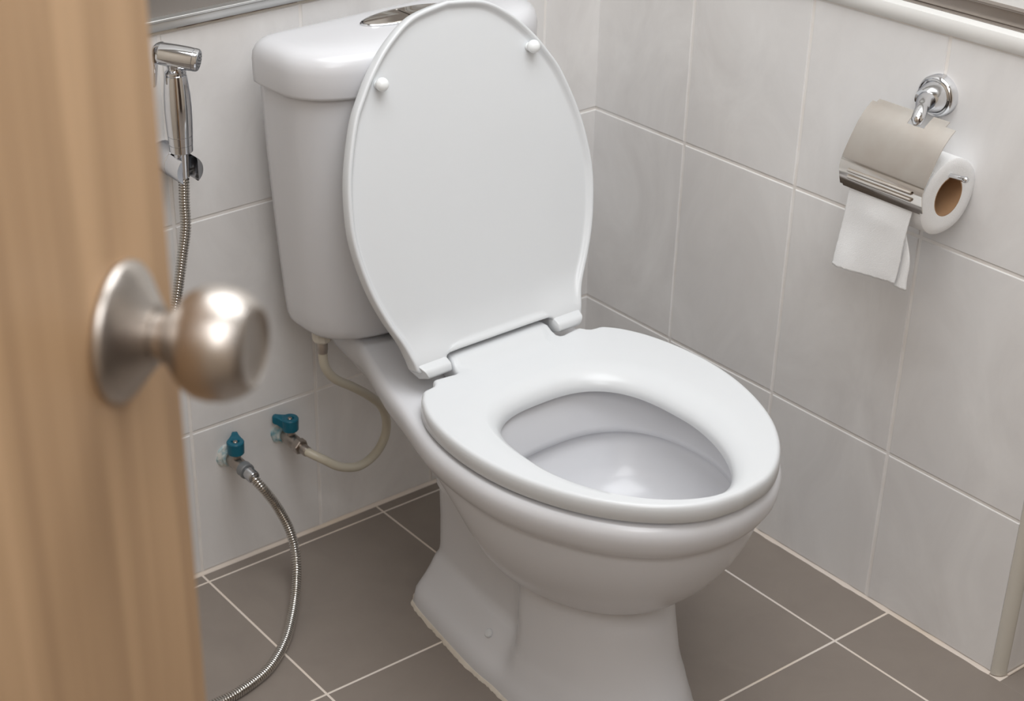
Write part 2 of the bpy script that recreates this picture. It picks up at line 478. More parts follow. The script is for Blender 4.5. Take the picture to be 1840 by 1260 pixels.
def half_loop(half, n, lin=False):
    """half outline (x>=0) from back centre to front centre -> full closed loop of 2n points, arc-length spaced per half"""
    if lin: path = [Vector((x, y, 0)) for x, y in half]
    else:
        # mirror neighbours so the ends are smooth
        P = [(-half[1][0], half[1][1])] + list(half) + [(-half[-2][0], half[-2][1])]
        full = cr([(x, y, 0) for x, y in P], 12)
        path = full[12:-12]
    s = resample(path, count=n+1)
    R = [(p.x, p.y) for p in s]
    L = [(-x, y) for x, y in R[1:-1]][::-1]
    return R + L

# --- pedestal (foot)
ped = bmesh.new()
def ped_ring(z, yb, hr, ycr, hf, yf, rc=0.035):
    el = lambda y: hf*math.sqrt(max(0.0, 1-((-0.475-y)/(-0.475-yf))**2))
    f = lambda a: yf+(-0.475-yf)*a
    half = [(0, yb), (hr*0.45, yb-0.001), (hr*0.68, yb-rc*0.28), (hr*0.80, yb-rc*0.8), (hr*0.92, yb-rc*0.8-(yb-rc*.8-ycr)*0.4), (hr, yb-rc*0.8-(yb-rc*.8-ycr)*0.75), (hr+(hf-hr)*0.1, ycr+0.012),
            (hf-(hf-hr)*0.12, ycr-0.012), (hf, ycr-0.03)] + [(el(f(a)), f(a)) for a in (0.82, 0.62, 0.42, 0.22, 0.08)] + [(el(f(0.02)), f(0.02)), (0, yf)]
    lp = half_loop(half, 44)
    return [(XC+x, y, z) for x, y in lp]
levels = [  # z, yb, hr, ycr, hf, yf
    (0.000, -0.214, 0.107, -0.45, 0.110, -0.655),
    (0.006, -0.214, 0.107, -0.45, 0.110, -0.655),
    (0.022, -0.216, 0.104, -0.45, 0.107, -0.652),
    (0.032, -0.220, 0.098, -0.45, 0.104, -0.648),
    (0.045, -0.224, 0.089, -0.45, 0.101, -0.643),
    (0.058, -0.227, 0.081, -0.45, 0.099, -0.638),
    (0.068, -0.229, 0.075, -0.45, 0.097, -0.633),
    (0.073, -0.231, 0.071, -0.45, 0.096, -0.631),
    (0.078, -0.232, 0.066, -0.45, 0.0955, -0.629),
    (0.090, -0.233, 0.064, -0.45, 0.094, -0.624),
    (0.140, -0.234, 0.064, -0.45, 0.092, -0.612),
    (0.185, -0.234, 0.066, -0.45, 0.092, -0.602),
    (0.205, -0.234, 0.069, -0.42, 0.092, -0.590),
    (0.215, -0.234, 0.071, -0.40, 0.085, -0.57)]
pedtop = [(0.200, -0.236, -0.40), (0.24, -0.236, -0.40), (0.295, -0.236, -0.39)]
loft(ped, [ped_ring(*l) for l in levels], cap0=True, cap1=True)
for_ = [[(XC+0.070*math.copysign(abs(math.cos(2*PI*k/40))**.55, math.cos(2*PI*k/40)), (yb+yf)/2+(yb-yf)/2*math.copysign(abs(math.sin(2*PI*k/40))**.7, math.sin(2*PI*k/40)), z) for k in range(40)] for z, yb, yf in pedtop]
loft(ped, for_, True, True)
child('pedestal', ped, M['ceramic'], toilet, angle=60)

# --- bowl with rim and the deck that carries the cistern
deck = [(0, -0.045), (0.06, -0.045), (0.088, -0.052), (0.096, -0.085), (0.104, -0.14), (0.124, -0.20), (0.143, -0.255), (0.159, -0.313), (0.175, -0.367),
        (0.186, -0.415), (0.190, -0.47), (0.187, -0.52), (0.176, -0.565), (0.158, -0.607), (0.133, -0.649), (0.099, -0.685), (0.057, -0.709), (0, -0.719)]
NB = 72
base_loop = half_loop(deck, NB)
YC = -0.47
def bowl_ring(z, yb, yf, hw, neck=1.0):
    out = []
    for x, y in base_loop:
        if y > YC:
            t = (y-YC)/(-0.045-YC); yy = YC+(yb-YC)*t
            sx = hw/0.190*(1+(neck-1)*t)
        else:
            yy = YC+(yf-YC)*(y-YC)/(-0.719-YC); sx = hw/0.190
        out.append((XC+x*sx, yy, z))
    return out
bowl = bmesh.new()
ext = [ # z, yb, yf, hw, neck
    (0.150, -0.42, -0.5360, 0.040, 1.0), (0.160, -0.40, -0.5660, 0.068, 1.0), (0.175, -0.385, -0.5960, 0.092, 1.0), (0.200, -0.36, -0.6310, 0.118, 1.0),
    (0.230, -0.32, -0.6590, 0.139, 1.0), (0.260, -0.27, -0.6790, 0.154, 1.0), (0.285, -0.21, -0.6910, 0.163, 1.0),
    (0.305, -0.14, -0.6980, 0.1685, 1.0), (0.318, -0.08, -0.7000, 0.171, 1.0), (0.3225, -0.07, -0.7010, 0.1715, 1.0), (0.326, -0.06, -0.7040, 0.175, 1.0),
    (0.332, -0.052, -0.7110, 0.1815, 1.0), (0.342, -0.048, -0.7165, 0.1865, 1.0), (0.352, -0.046, -0.7185, 0.1895, 1.0), (0.361, -0.045, -0.7190, 0.190, 1.0),
    (0.368, -0.046, -0.7165, 0.188, 1.0), (0.3725, -0.048, -0.7120, 0.184, 1.0), (0.3742, -0.052, -0.7050, 0.178, 1.0)]
rings = [bowl_ring(*e) for e in ext]
# opening loops
def inner_ring(z, hw, yb, yf, off=0.0):
    yc = -0.54; out = []
    for x, y in base_loop:
        an = math.atan2(y-YC, x)
        c, s = math.cos(an), math.sin(an)
        a = (yb-yc) if s > 0 else (yc-yf)
        k = 0.5-0.5*math.tanh(s*6)
        p = 2.5*(1-k)+1.85*k
        r = 1/((abs(c)/hw)**p+(abs(s)/a)**p)**(1/p)
        out.append((XC+off+r*c, yc+r*s, z))
    return out
for a in ((0.3745, 0.145, -0.398, -0.709), (0.372, 0.141, -0.402, -0.7075), (0.360, 0.135, -0.409, -0.703), (0.322, 0.1285, -0.416, -0.692), (0.313, 0.1280, -0.417, -0.688), (0.3115, 0.131, -0.414, -0.691),
          (0.3135, 0.139, -0.407, -0.694), (0.308, 0.140, -0.407, -0.693), (0.292, 0.133, -0.416, -0.680), (0.270, 0.124, -0.426, -0.658), (0.250, 0.104, -0.440, -0.628), (0.238, 0.076, -0.46, -0.59), (0.232, 0.040, -0.50, -0.56)):
    if a[0] > 0.25: a = a + (-0.006,)
    rings.append(inner_ring(*a))
loft(bowl, rings, cap0=True, cap1=True)
child('bowl', bowl, M['ceramic'], toilet, angle=180)

# --- seat
def off_loop(loop, d):
    """offset a closed polyline inwards by d"""
    n = len(loop); out = []
    area2 = sum(loop[i][0]*loop[(i+1) % n][1]-loop[(i+1) % n][0]*loop[i][1] for i in range(n))
    sg = 1 if area2 > 0 else -1
    for i in range(n):
        ax, ay = loop[i-1]; bx_, by_ = loop[(i+1) % n]
        tx, ty = bx_-ax, by_-ay; l = math.hypot(tx, ty) or 1
        out.append((loop[i][0]-sg*ty/l*d, loop[i][1]+sg*tx/l*d))
    return out
curve = cr([(0.144, -0.340, 0), (0.158, -0.358, 0), (0.172, -0.39, 0), (0.181, -0.435, 0), (0.183, -0.485, 0), (0.177, -0.535, 0), (0.162, -0.585, 0), (0.140, -0.630, 0),
            (0.112, -0.667, 0), (0.080, -0.695, 0), (0.043, -0.7135, 0), (0, -0.7195, 0)], 8)
corner = [(0, -0.286), (0.02, -0.286), (0.04, -0.286), (0.06, -0.286), (0.070, -0.287), (0.0745, -0.290), (0.0768, -0.298), (0.0778, -0.308), (0.0792, -0.315), (0.081, -0.322), (0.0825, -0.3255), (0.085, -0.3262),
          (0.095, -0.3245), (0.105, -0.3232), (0.112, -0.3226), (0.1158, -0.3235), (0.1185, -0.327), (0.1215, -0.332), (0.1245, -0.3347), (0.130, -0.3358), (0.136, -0.3362), (0.1405, -0.3375)]
halfs = corner + [(p.x, p.y) for p in curve]
seat_loop = halfs + [(-x, y) for x, y in halfs[1:-1]][::-1]
def seat_inner(z, hw, yb, yf, off=-0.022, zf=None):
    yc = -0.540; out = []
    for x, y in seat_loop:
        an = math.atan2((y-yc), x)
        c, s = math.cos(an), math.sin(an)
        a = (yb-yc) if s > 0 else (yc-yf)
        k = 0.5-0.5*math.tanh(s*6)
        p = 2.8*(1-k)+1.85*k
        r = 1/((abs(c)/hw)**p+(abs(s)/a)**p)**(1/p)
        zz = z if zf is None else z+(zf-z)*max(0, -s)**1.5
        out.append((XC+off+r*c, yc+r*s, zz))
    return out
def tabz(y):
    t = max(0.0, min(1.0, (y+0.3225)/0.018))
    return 0.0105*t*t*(3-2*t)
def sl(z, d): return [(XC+x, y, z+(tabz(y) if z > 0.39 and abs(x) < 0.0795 else 0)) for x, y in off_loop(seat_loop, d)]
seat = bmesh.new()
SZ = 0.4005
rings = [sl(0.3795, 0.004), sl(0.3785, 0.0015), sl(0.380, 0.0), sl(0.3935, 0.0), sl(0.3975, 0.0010), sl(0.3995, 0.0024), sl(SZ, 0.0045), sl(SZ, 0.0065)]
def blend(k):
    A = sl(SZ, 0.0065); Bq = seat_inner(SZ, 0.134, -0.384, -0.7085, -.008)
    out = []
    for (ax, ay, az), (bx_, by_, bz_) in zip(A, Bq):
        x = ax+(bx_-ax)*k; y = ay+(by_-ay)*k
        out.append((x, y, SZ+(tabz(y) if abs(x-XC) < 0.0795 else 0)))
    return out
rings += [blend(k) for k in (0.06, 0.12, 0.2, 0.3, 0.6)]
rings += [seat_inner(SZ, 0.134, -0.384, -0.7085, -.008), seat_inner(0.4000, 0.1290, -0.390, -0.7070, -.012, zf=.4), seat_inner(0.3985, 0.1235, -0.397, -0.7055, -.0155, zf=.399),
         seat_inner(0.3955, 0.1175, -0.404, -0.7035, -.018, zf=.397), seat_inner(0.3915, 0.1122, -0.409, -0.7015, -.020, zf=.394), seat_inner(0.3865, 0.1085, -0.4125, -0.700, -.0215, zf=.390), seat_inner(0.3810, 0.107, -0.414, -0.699, zf=.386),
         seat_inner(0.3765, 0.1075, -0.4135, -0.6995), seat_inner(0.3755, 0.111, -0.410, -0.701)]
loft(seat, rings, loop=True)
child('seat', seat, M['plastic'], toilet, angle=50)

# --- raised seat lid: built in its own plane then tilted back 14.9 degrees
TH_ = math.radians(14.9)
def LP(x, v, wv):
    """x across, v up the lid, wv towards the front"""
    return (XC+x, -0.309+v*math.sin(TH_)-wv*math.cos(TH_), 0.40+v*math.cos(TH_)+wv*math.sin(TH_))
lc = cr([(0.1300, 0.010, 0), (0.1335, 0.024, 0), (0.141, 0.046, 0), (0.157, 0.078, 0), (0.172, 0.118, 0), (0.182, 0.165, 0), (0.1835, 0.205, 0), (0.1755, 0.258, 0), (0.156, 0.315, 0), (0.138, 0.345, 0), (0.119, 0.370, 0),
         (0.090, 0.398, 0), (0.052, 0.4205, 0), (0, 0.429, 0)], 6)
lh = [(0, 0.0180), (0.02, 0.0180), (0.04, 0.0180), (0.06, 0.0180), (0.078, 0.0180), (0.0825, 0.0165), (0.085, 0.012), (0.088, 0.0065), (0.096, 0.004), (0.108, 0.0035), (0.119, 0.004), (0.1265, 0.006)] + [(p.x, p.y) for p in lc]
lid_loop = lh + [(-x, y) for x, y in lh[1:-1]][::-1]
# inner loop: same vertex count, plain lower edge
ih = [(0.0106*i, 0.0300) for i in range(12)]
def shrink(pts, d):
    out = []
    for i, (x, y) in enumerate(pts):
        a_ = pts[max(0, i-1)]; b_ = pts[min(len(pts)-1, i+1)]
        tx, ty = b_[0]-a_[0], b_[1]-a_[1]; l = math.hypot(tx, ty)
        out.append((x-ty/l*d, y+tx/l*d))
    out[-1] = (0, pts[-1][1]-d)
    return out
lcs = [(x, max(v, 0.0300+0.0004*i)) for i, (x, v) in enumerate(shrink([(p.x, p.y) for p in lc], 0.0100))]
ihf = ih + lcs
in_loop = ihf + [(-x, y) for x, y in ihf[1:-1]][::-1]
lid = bmesh.new()
def bulge(x, v):
    t = max(0.0, min(1.0, (0.070-v)/0.050))
    e = max(0.0, min(1.0, (abs(x)-0.06)/0.03))
    return (0.006+0.005*e)*t*t
def lr(d, wv, add=0.0):
    return [LP(x, v, wv+bulge(x, v)*add) for x, v in off_loop(lid_loop, d)]
cen = (0, 0.215)
def scaled(k, dw=0.0):
    return [LP(cen[0]+x*k, cen[1]+(v-cen[1])*k, -0.0060+dw+bulge(x*k, cen[1]+(v-cen[1])*k)) for x, v in in_loop]
rings = [[LP(cen[0]+(x)*k, cen[1]+(v-cen[1])*k, -0.0165) for x, v in lid_loop] for k in (0.02, 0.5, 0.9)]
rings += [lr(0.004, -0.0165), lr(0.001, -0.0150), lr(0.0, -0.0125), lr(0.0, -0.0025, .5), lr(0.0006, -0.0008, .5), lr(0.0022, 0.0, .5), lr(0.0042, -0.0003, .5)]
def mixr(k, wv):
    return [LP(x+(X-x)*k, v+(V-v)*k, wv+bulge(x+(X-x)*k, v+(V-v)*k)*(.5+.5*k)) for (x, v), (X, V) in zip(off_loop(lid_loop, 0.0042), in_loop)]
rings += [mixr(0.35, -0.0026), mixr(0.7, -0.0050), scaled(1.0)]
for k in (0.99, 0.975, 0.96, 0.94, 0.92, 0.90, 0.87, 0.84, 0.8, 0.75, 0.7, 0.6, 0.5, 0.4, 0.25, 0.1, 0.02):
    rings.append(scaled(k))
loft(lid, rings, cap0=True, cap1=True)
# hinge ears: a rounded wedge that carries each lower corner forward onto the seat
epr = cr([(-.2965, .4330, 0), (-.3020, .4235, 0), (-.3095, .4165, 0), (-.3165, .4135, 0), (-.3195, .4115, 0), (-.3212, .4085, 0), (-.3216, .4035, 0), (-.3195, .4005, 0)], 4)
epr = [(p.x, p.y) for p in epr] + [(-.300, .392), (-.280, .395), (-.280, .425)]
for s in (-1, 1):
    R = []
    for k, (xin, sc) in enumerate(((0.0845, .93), (0.0852, .985), (0.0866, 1.0), (0.100, 1.0), (0.112, 1.0), (0.1175, 1.0), (0.1188, .985), (0.1194, .93))):
        ring = []
        for yy, zz in epr:
            flare = 0.0115*max(0.0, min(1.0, (zz-.402)/.022)) if k >= 5 else 0.0
            ring.append((XC+s*(xin+flare), -0.302+(yy+0.302)*sc, 0.407+(zz-0.407)*sc))
        R.append(ring)
    loft(lid, R, True, True)
lid_o = child('seat_lid', lid, M['plastic'], toilet, angle=50)
for s in (-1, 1):
    bm = bmesh.new()
    ax = Vector((0, -math.cos(TH_), math.sin(TH_)))
    lathe(bm, LP(s*0.1125, 0.3535, -0.0055), ax, [(0, 0.0052), (0.0030, 0.0052)] + [(0.003+0.0075-0.0075*math.cos(t), 0.0004+0.0078*math.sin(t)) for t in [0.5+(PI-0.5)*k/12 for k in range(13)]], 24)
    child('buffer', bm, M['rubber'], lid_o, angle=60)
# seat hinge pin block behind the seat tab
bm = bmesh.new()
rbox(bm, (XC-0.070, -0.283, 0.3745), (XC+0.070, -0.262, 0.398), 0.003)
child('hinge', bm, M['plastic'], toilet)

# --- cistern
def dshape(hw, yb, yf, n=40, pc=2.6, rc=0.012, side=0.35):
    """flat back, straight short sides, bowed front"""
    ym = yb-(yb-yf)*side
    half = [(0, yb), (hw*0.5, yb), (hw-rc, yb), (hw-rc*0.3, yb-rc*0.3), (hw, yb-rc)]
    m = 10
    for k in range(0, m+1):
        t = PI/2*k/m
        x = hw*(math.cos(t)**(2/pc)) if k < m else 0
        y = ym-(ym-yf)*(math.sin(t)**(2/pc*0.92))
        half.append((x, y))
    path = [Vector((x, y, 0)) for x, y in half]
    s = resample(path, count=n+1)
    R = [(p.x, p.y) for p in s]
    return R+[(-x, y) for x, y in R[1:-1]][::-1]
tank = bmesh.new()
trs = [(0.3800, 0.120, -0.070, -0.148), (0.3803, 0.138, -0.060, -0.160), (0.3835, 0.1485, -0.054, -0.1685), (0.3895, 0.1535, -0.051, -0.1735), (0.399, 0.1565, -0.050, -0.1765), (0.42, 0.159, -0.050, -0.178),
       (0.48, 0.1645, -0.050, -0.182), (0.55, 0.170, -0.050, -0.186), (0.63, 0.1755, -0.050, -0.190), (0.722, 0.180, -0.050, -0.194)]
loft(tank, [[(XC+x, y, z) for x, y in dshape(hw, yb, yf)] for z, hw, yb, yf in trs], True, True)
child('cistern', tank, M['ceramic'], toilet, angle=60)
tl = bmesh.new()
tls = [(0.7185, 0.180, -0.051, -0.194), (0.7165, 0.1835, -0.049, -0.1975), (0.718, 0.1865, -0.0475, -0.2005), (0.7215, 0.1875, -0.047, -0.2015), (0.748, 0.1880, -0.047, -0.202), (0.757, 0.1868, -0.0475, -0.2008),
       (0.764, 0.1835, -0.0495, -0.1975), (0.7690, 0.1785, -0.0525, -0.1925), (0.7722, 0.1710, -0.057, -0.185), (0.7738, 0.160, -0.063, -0.174), (0.7745, 0.140, -0.070, -0.162), (0.775, 0.08, -0.09, -0.140)]
loft(tl, [[(XC+x, y, z) for x, y in dshape(hw, yb, yf)] for z, hw, yb, yf in tls], True, True)
tank_lid = child('cistern_lid', tl, M['ceramic'], toilet, angle=60)
# dual flush button: pointed oval chrome plate with two buttons
bm = bmesh.new()
BX, BY = XC+0.005, -0.108
def oval(a, b, z, n=48, p=1.75):
    out = []
    for i in range(n):
        t = 2*PI*i/n
        out.append((BX+a*math.cos(t), BY+b*abs(math.sin(t))**(p)*(1 if math.sin(t) >= 0 else -1) if False else BY+b*math.sin(t)*(1-0.12*math.cos(t)**2), z))
    return out
loft(bm, [oval(.067, .0275, .7742), oval(.0668, .0273, .7766), oval(.0655, .0262, .7776), oval(.0640, .0250, .7772), oval(.0636, .0247, .7760), oval(.03, .012, .7760)], False, True)
fb = child('flush_plate', bm, M['chrome'], tank_lid)
for sg in (-1, 1):
    def half(k, z, sh=0.0):
        pts = [(BX+sg*0.0012, BY+0.0232*k), ]
        out = []
        for i in range(25):
            t = -PI/2+PI*i/24
            out.append((BX+sg*(0.0012+(0.0605*k)*math.cos(t)**0.8 if math.cos(t) > 1e-6 else 0.0012), BY+0.0232*k*math.sin(t)*(1-0.1*math.cos(t)**2), z))
        for i in range(1, 6):
            out.append((BX+sg*0.0012, BY+0.0232*k*(1-i/3), z))
        return out
    bm = bmesh.new()
    loft(bm, [half(1, .7755), half(1, .7772), half(.97, .7779)], True, True)
    child('flush_button', bm, M['steel'], tank_lid, angle=40)

# bolt cap on the side of the foot and sealant round its base
bm = bmesh.new()
nrm = Vector((-0.75, 0, 0.66)).normalized()
lathe(bm, (XC-0.0838, -0.400, 0.0535), nrm, [(0, 0.0060), (0.0016, 0.0060), (0.003, 0.0050), (0.0036, 0.003)], 20)
child('bolt_cap', bm, M['plastic'], toilet)
bm = bmesh.new()
lp = [(p[0], p[1]) for p in ped_ring(*levels[0])]
n = len(lp); R = []
for k in range(n*4):
    i = k/4; a = lp[int(i) % n]; b = lp[(int(i)+1) % n]; f = i-int(i)
    x = a[0]+(b[0]-a[0])*f; y = a[1]+(b[1]-a[1])*f
    a0 = lp[(int(i)-1) % n]; b0 = lp[(int(i)+2) % n]
    tx, ty = b0[0]-a0[0], b0[1]-a0[1]; l = math.hypot(tx, ty); nx, ny = ty/l, -tx/l
    if (x+nx*.01-XC)**2+(y+ny*.01+0.43)**2 < (x-XC)**2+(y+0.43)**2: nx, ny = -nx, -ny
    q = Vector((x*60, y*60, 3)); s = 0.0036+0.0022*noise.noise(q)+0.0018*noise.noise(q*3.1)
    s = max(0.0012, s)
    R.append([(x-nx*.004, y-ny*.004, 0.0002), (x+nx*s, y+ny*s, 0.0002), (x+nx*s*.8, y+ny*s*.8, 0.0022), (x+nx*.0006, y+ny*.0006, 0.0048), (x-nx*.004, y-ny*.004, 0.0048)])
loft(bm, R, loop=True)
child('sealant', bm, M['caulk'], toilet)

# ------------------------------------------------------------------ valves on the wall
def valve(x, z, label, lever, nut_mat):
    r = empty('angle_valve', (x, -0.001, z), label, 'valve', 'teal handled shut-off valves low on the back wall')
    bm = bmesh.new(); n = 40; R = []
    for k, (rr, d) in enumerate([(0.0135, 0.0), (0.0175, 0.0), (0.0165, 0.0035), (0.0120, 0.0055), (0.0112, 0.010), (0.0095, 0.0112)]):
        R.append([(x+rr*(1+0.13*noise.noise(Vector((math.cos(2*PI*i/n)*2, math.sin(2*PI*i/n)*2, k*.6+x*9))))*math.cos(2*PI*i/n),
                   -0.0012-d, z+rr*(1+0.13*noise.noise(Vector((math.cos(2*PI*i/n)*2, math.sin(2*PI*i/n)*2, k*.6+x*9))))*math.sin(2*PI*i/n)) for i in range(n)])
    loft(bm, R, True, True); child('pipe_tape', bm, M['paste'], r)
    bm = bmesh.new()
    lathe(bm, (x, -0.004, z), (0, -1, 0), [(0, .0088), (.012, .0088), (.014, .0098), (.034, .0098), (.036, .0088), (.040, .0088)], 28)
    lathe(bm, (x, -0.027, z), (0, 0, 1), [(0, .0066), (.013, .0066), (.0155, .0055), (.018, .0055)], 20)
    child('body', bm, M['brass'], r)
    bm = bmesh.new()   # hexagonal nut
    lathe(bm, (x, -0.044, z), (0, -1, 0), [(0, .0098), (.001, .0112), (.011, .0112), (.012, .0100)], 6 if nut_mat is M['brass'] else 24)
    child('nut', bm, nut_mat, r)
    # handle: cylinder with one flat wing, hollow top with a screw
    bm = bmesh.new()
    lathe(bm, (x, -0.027, z+.0155), (0, 0, 1), [(0, .0108), (.001, .0116), (.0175, .0122), (.0190, .0112), (.0190, .0062), (.0175, .0055), (.0165, .0050)], 32)
    L = Vector(lever).normalized(); side = Vector((-L.y, L.x, 0)); O = Vector((x, -0.027, z+.0155))
    for zz in (0,):
        R = []
        for t, wd, h0, h1 in ((0.002, .0105, .006, .0185), (.010, .0085, .006, .0190), (.017, .0052, .008, .0200), (.022, .0042, .0085, .0205), (.0245, .0032, .010, .0195)):
            c = O+L*t
            R.append([c-side*wd+Vector((0, 0, h0)), c+side*wd+Vector((0, 0, h0)), c+side*wd+Vector((0, 0, h1-.0012)), c+side*wd*.8+Vector((0, 0, h1)), c-side*wd*.8+Vector((0, 0, h1)), c-side*wd+Vector((0, 0, h1-.0012))])
        loft(bm, R, True, True)
    hd = child('handle', bm, M['teal'], r)
    bm = bmesh.new(); lathe(bm, (x, -0.027, z+.031), (0, 0, 1), [(0, .0034), (.0026, .0034), (.0034, .0026)], 14)
    child('screw', bm, M['brass'], hd)
    return r
VA = (-0.6505, 0.177); VB = (-0.5625, 0.183)
valve(VA[0], VA[1], 'teal handled shut-off valve nearer the door, feeding the ribbed metal hose', (0.55, 1.0, 0), M['grey_nut'])
valve(VB[0], VB[1], 'teal handled shut-off valve nearer the toilet, feeding the cream cistern hose', (-0.75, 0.85, 0), M['brass'])

# cream hose up to the cistern
sh = empty('supply_hose', (-0.552, -0.100, 0.30), 'cream plastic supply hose looping from the valve up to the cistern underside', 'hose')
bm = bmesh.new()
hp = [(VB[0], -0.066, VB[1]), (VB[0]+.002, -0.074, VB[1]-0.001), (-0.548, -0.086, 0.174), (-0.525, -0.093, 0.157), (-0.493, -0.092, 0.146), (-0.462, -0.086, 0.151), (-0.441, -0.080, 0.168), (-0.436, -0.078, 0.193), (-0.447, -0.082, 0.222),
      (-0.472, -0.088, 0.250), (-0.503, -0.094, 0.277), (-0.533, -0.099, 0.301), (-0.549, -0.101, 0.325), (-0.552, -0.101, 0.348)]
tube(bm, resample(cr(hp, 10), step=0.004), 0.0063, 16)
child('hose', bm, M['white_hose'], sh)
bm = bmesh.new()
lathe(bm, (-0.552, -0.101, 0.381), (0, 0, -1), [(0, .0135), (.013, .0132), (.0155, .0118)], 10)
child('inlet_nut', bm, M['cream_nut'], sh, angle=20)
bm = bmesh.new()
lathe(bm, (-0.552, -0.101, 0.366), (0, 0, -1), [(0, .0062), (.004, .0062), (.006, .0074), (.014, .0074), (.016, .0068), (.0185, .0068)], 20)
child('crimp', bm, M['brass'], sh)
bm = bmesh.new()
lathe(bm, (VB[0], -0.055, VB[1]), (0, -1, 0), [(0, .0062), (.004, .0062), (.005, .0074), (.014, .0074), (.0155, .0066)], 20)
child('crimp', bm, M['brass'], sh)

# ------------------------------------------------------------------ bidet sprayer with its ribbed metal hose
SX, SY = -0.7125, -0.055
sp = empty('bidet_sprayer', (SX, SY, 0.65), 'chrome hand bidet sprayer hanging on the back wall with a ribbed metal hose', 'bidet sprayer')
bm = bmesh.new()
lathe(bm, (SX, SY, 0.620), (0, 0, 1), [(0, .0076), (.004, .0080), (.030, .0096), (.0325, .0100), (.0327, .0136), (.0335, .0142), (.0420, .0145), (.0422, .0139), (.0430, .0139), (.0432, .0147), (.0530, .0151), (.0532, .0146), (.0540, .0146), (.0542, .0153), (.072, .0161), (.088, .0163), (.104, .0157), (.120, .0141),
                                       (.1275, .0130), (.128, .0118), (.1295, .0129), (.1315, .0129), (.1325, .0112), (.135, .0090), (.142, .0085)], 48)
child('handle', bm, M['chrome'], sp, angle=30)
hd_ax = Vector((0.66, -0.70, -0.14)).normalized()
bm = bmesh.new()
HO = Vector((SX-0.0120, SY+0.012, 0.7735))
lathe(bm, HO, hd_ax, [(-.004, .0065), (-.002, .0115), (0.0, .0128), (.001, .0131), (.020, .0138), (.034, .0138), (.041, .0134), (.0415, .0128), (.0422, .0136), (.046, .0133), (.0475, .0120)], 36)
lathe(bm, (SX, SY, 0.757), (0, 0, 1), [(0, .0095), (.006, .0105), (.012, .0125)], 28)
head = child('spray_head', bm, M['chrome'], sp, angle=30)
bm = bmesh.new()
lathe(bm, HO+hd_ax*.0465, hd_ax, [(0, .0120), (.0012, .0118), (.0016, .0100)], 30)
fc = child('spray_face', bm, M['spray_face'], head) if False else child('spray_face', bm, M['spray_face'], head)
a, u, v = frame(hd_ax)
bm = bmesh.new()
for rr, k in ((0, 1), (.0040, 6), (.0080, 11)):
    for i in range(k):
        c = HO+hd_ax*.0478+u*(rr*math.cos(2*PI*i/k))+v*(rr*math.sin(2*PI*i/k))
        lathe(bm, c, hd_ax, [(0, .0009), (.0006, .0008)], 8)
# nozzle dots belong to the face pattern
me = bpy.data.meshes.new('dots'); bm.to_mesh(me); bm.free()
bm2 = bmesh.new(); bm2.from_mesh(fc.data)
nf = len(bm2.faces); bm2.from_mesh(me); bm2.faces.ensure_lookup_table()
for f in bm2.faces[nf:]: f.material_index = 1
bm2.to_mesh(fc.data); bm2.free(); fc.data.materials.append(M['black'])
# trigger lever
bm = bmesh.new()
tp = cr([(SX-0.0085, SY+0.0110, 0.7845), (SX-0.0150, SY+0.0165, 0.7815), (SX-0.0175, SY+0.0160, 0.7710), (SX-0.0185, SY+0.0130, 0.7600), (SX-0.0215, SY+0.0100, 0.7480), (SX-0.0250, SY+0.0065, 0.7370)], 6)
R = []; sd = Vector((0.70, 0.71, 0)).normalized()
for i, p in enumerate(tp):
    t = i/(len(tp)-1); wd = 0.0085-0.0035*t+(0.002*math.sin(t*PI)); d = (tp[min(i+1, len(tp)-1)]-tp[max(i-1, 0)]).normalized(); nn = d.cross(sd).normalized()*0.0018
    R.append([p-sd*wd-nn, p+sd*wd-nn, p+sd*wd+nn, p-sd*wd+nn])
loft(bm, R, True, True)
child('trigger', bm, M['chrome'], sp, subsurf=2)
# the hose: out of the handle, down behind the door, over the floor, back to the valve
HR = 0.0068
hp = [(SX, SY, 0.624), (SX, SY, 0.610), (SX-.002, SY-.001, 0.585), (SX-.004, SY-.003, 0.555), (SX-.012, SY-.004, 0.52), (SX-.020, SY-.006, 0.49), (SX-.030, SY-.008, 0.455), (SX-.05, SY-.012, 0.40), (-0.80, -0.08, 0.30), (-0.86, -0.10, 0.18), (-0.92, -0.14, 0.06), (-0.945, -0.185, 0.012),
      (-0.925, -0.235, .0074), (-0.880, -0.262, .0074), (-0.835, -0.265, .0074), (-0.795, -0.262, .0074), (-0.745, -0.246, .0078), (-0.700, -0.214, .010), (-0.665, -0.178, .015), (-0.640, -0.148, .024),
      (-0.622, -0.124, .040), (-0.612, -0.106, .062), (-0.612, -0.094, .088), (-0.619, -0.086, .113), (-0.629, -0.082, .136), (-0.640, -0.079, .156), (-0.648, -0.072, .170), (VA[0], -0.064, VA[1])]
path = resample(cr(hp, 10), step=0.00072)
def ribs(i):
    k = i % 4
    return HR*(1.0 if k in (0, 1) else (0.84 if k == 2 else 0.97))
bm = bmesh.new(); tube(bm, path, lambda i: HR*(1.0, 1.04, 1.0, 0.72, 0.72)[i % 5], 14)
child('metal_hose', bm, M['hose_metal'], sp, angle=25)
bm = bmesh.new()
lathe(bm, (VA[0], -0.052, VA[1]), (0.05, -1, -0.12), [(0, .0060), (.004, .0066), (.006, .0088), (.018, .0090), (.020, .0080)], 24)
child('hose_end', bm, M['chrome_dark'], sp)

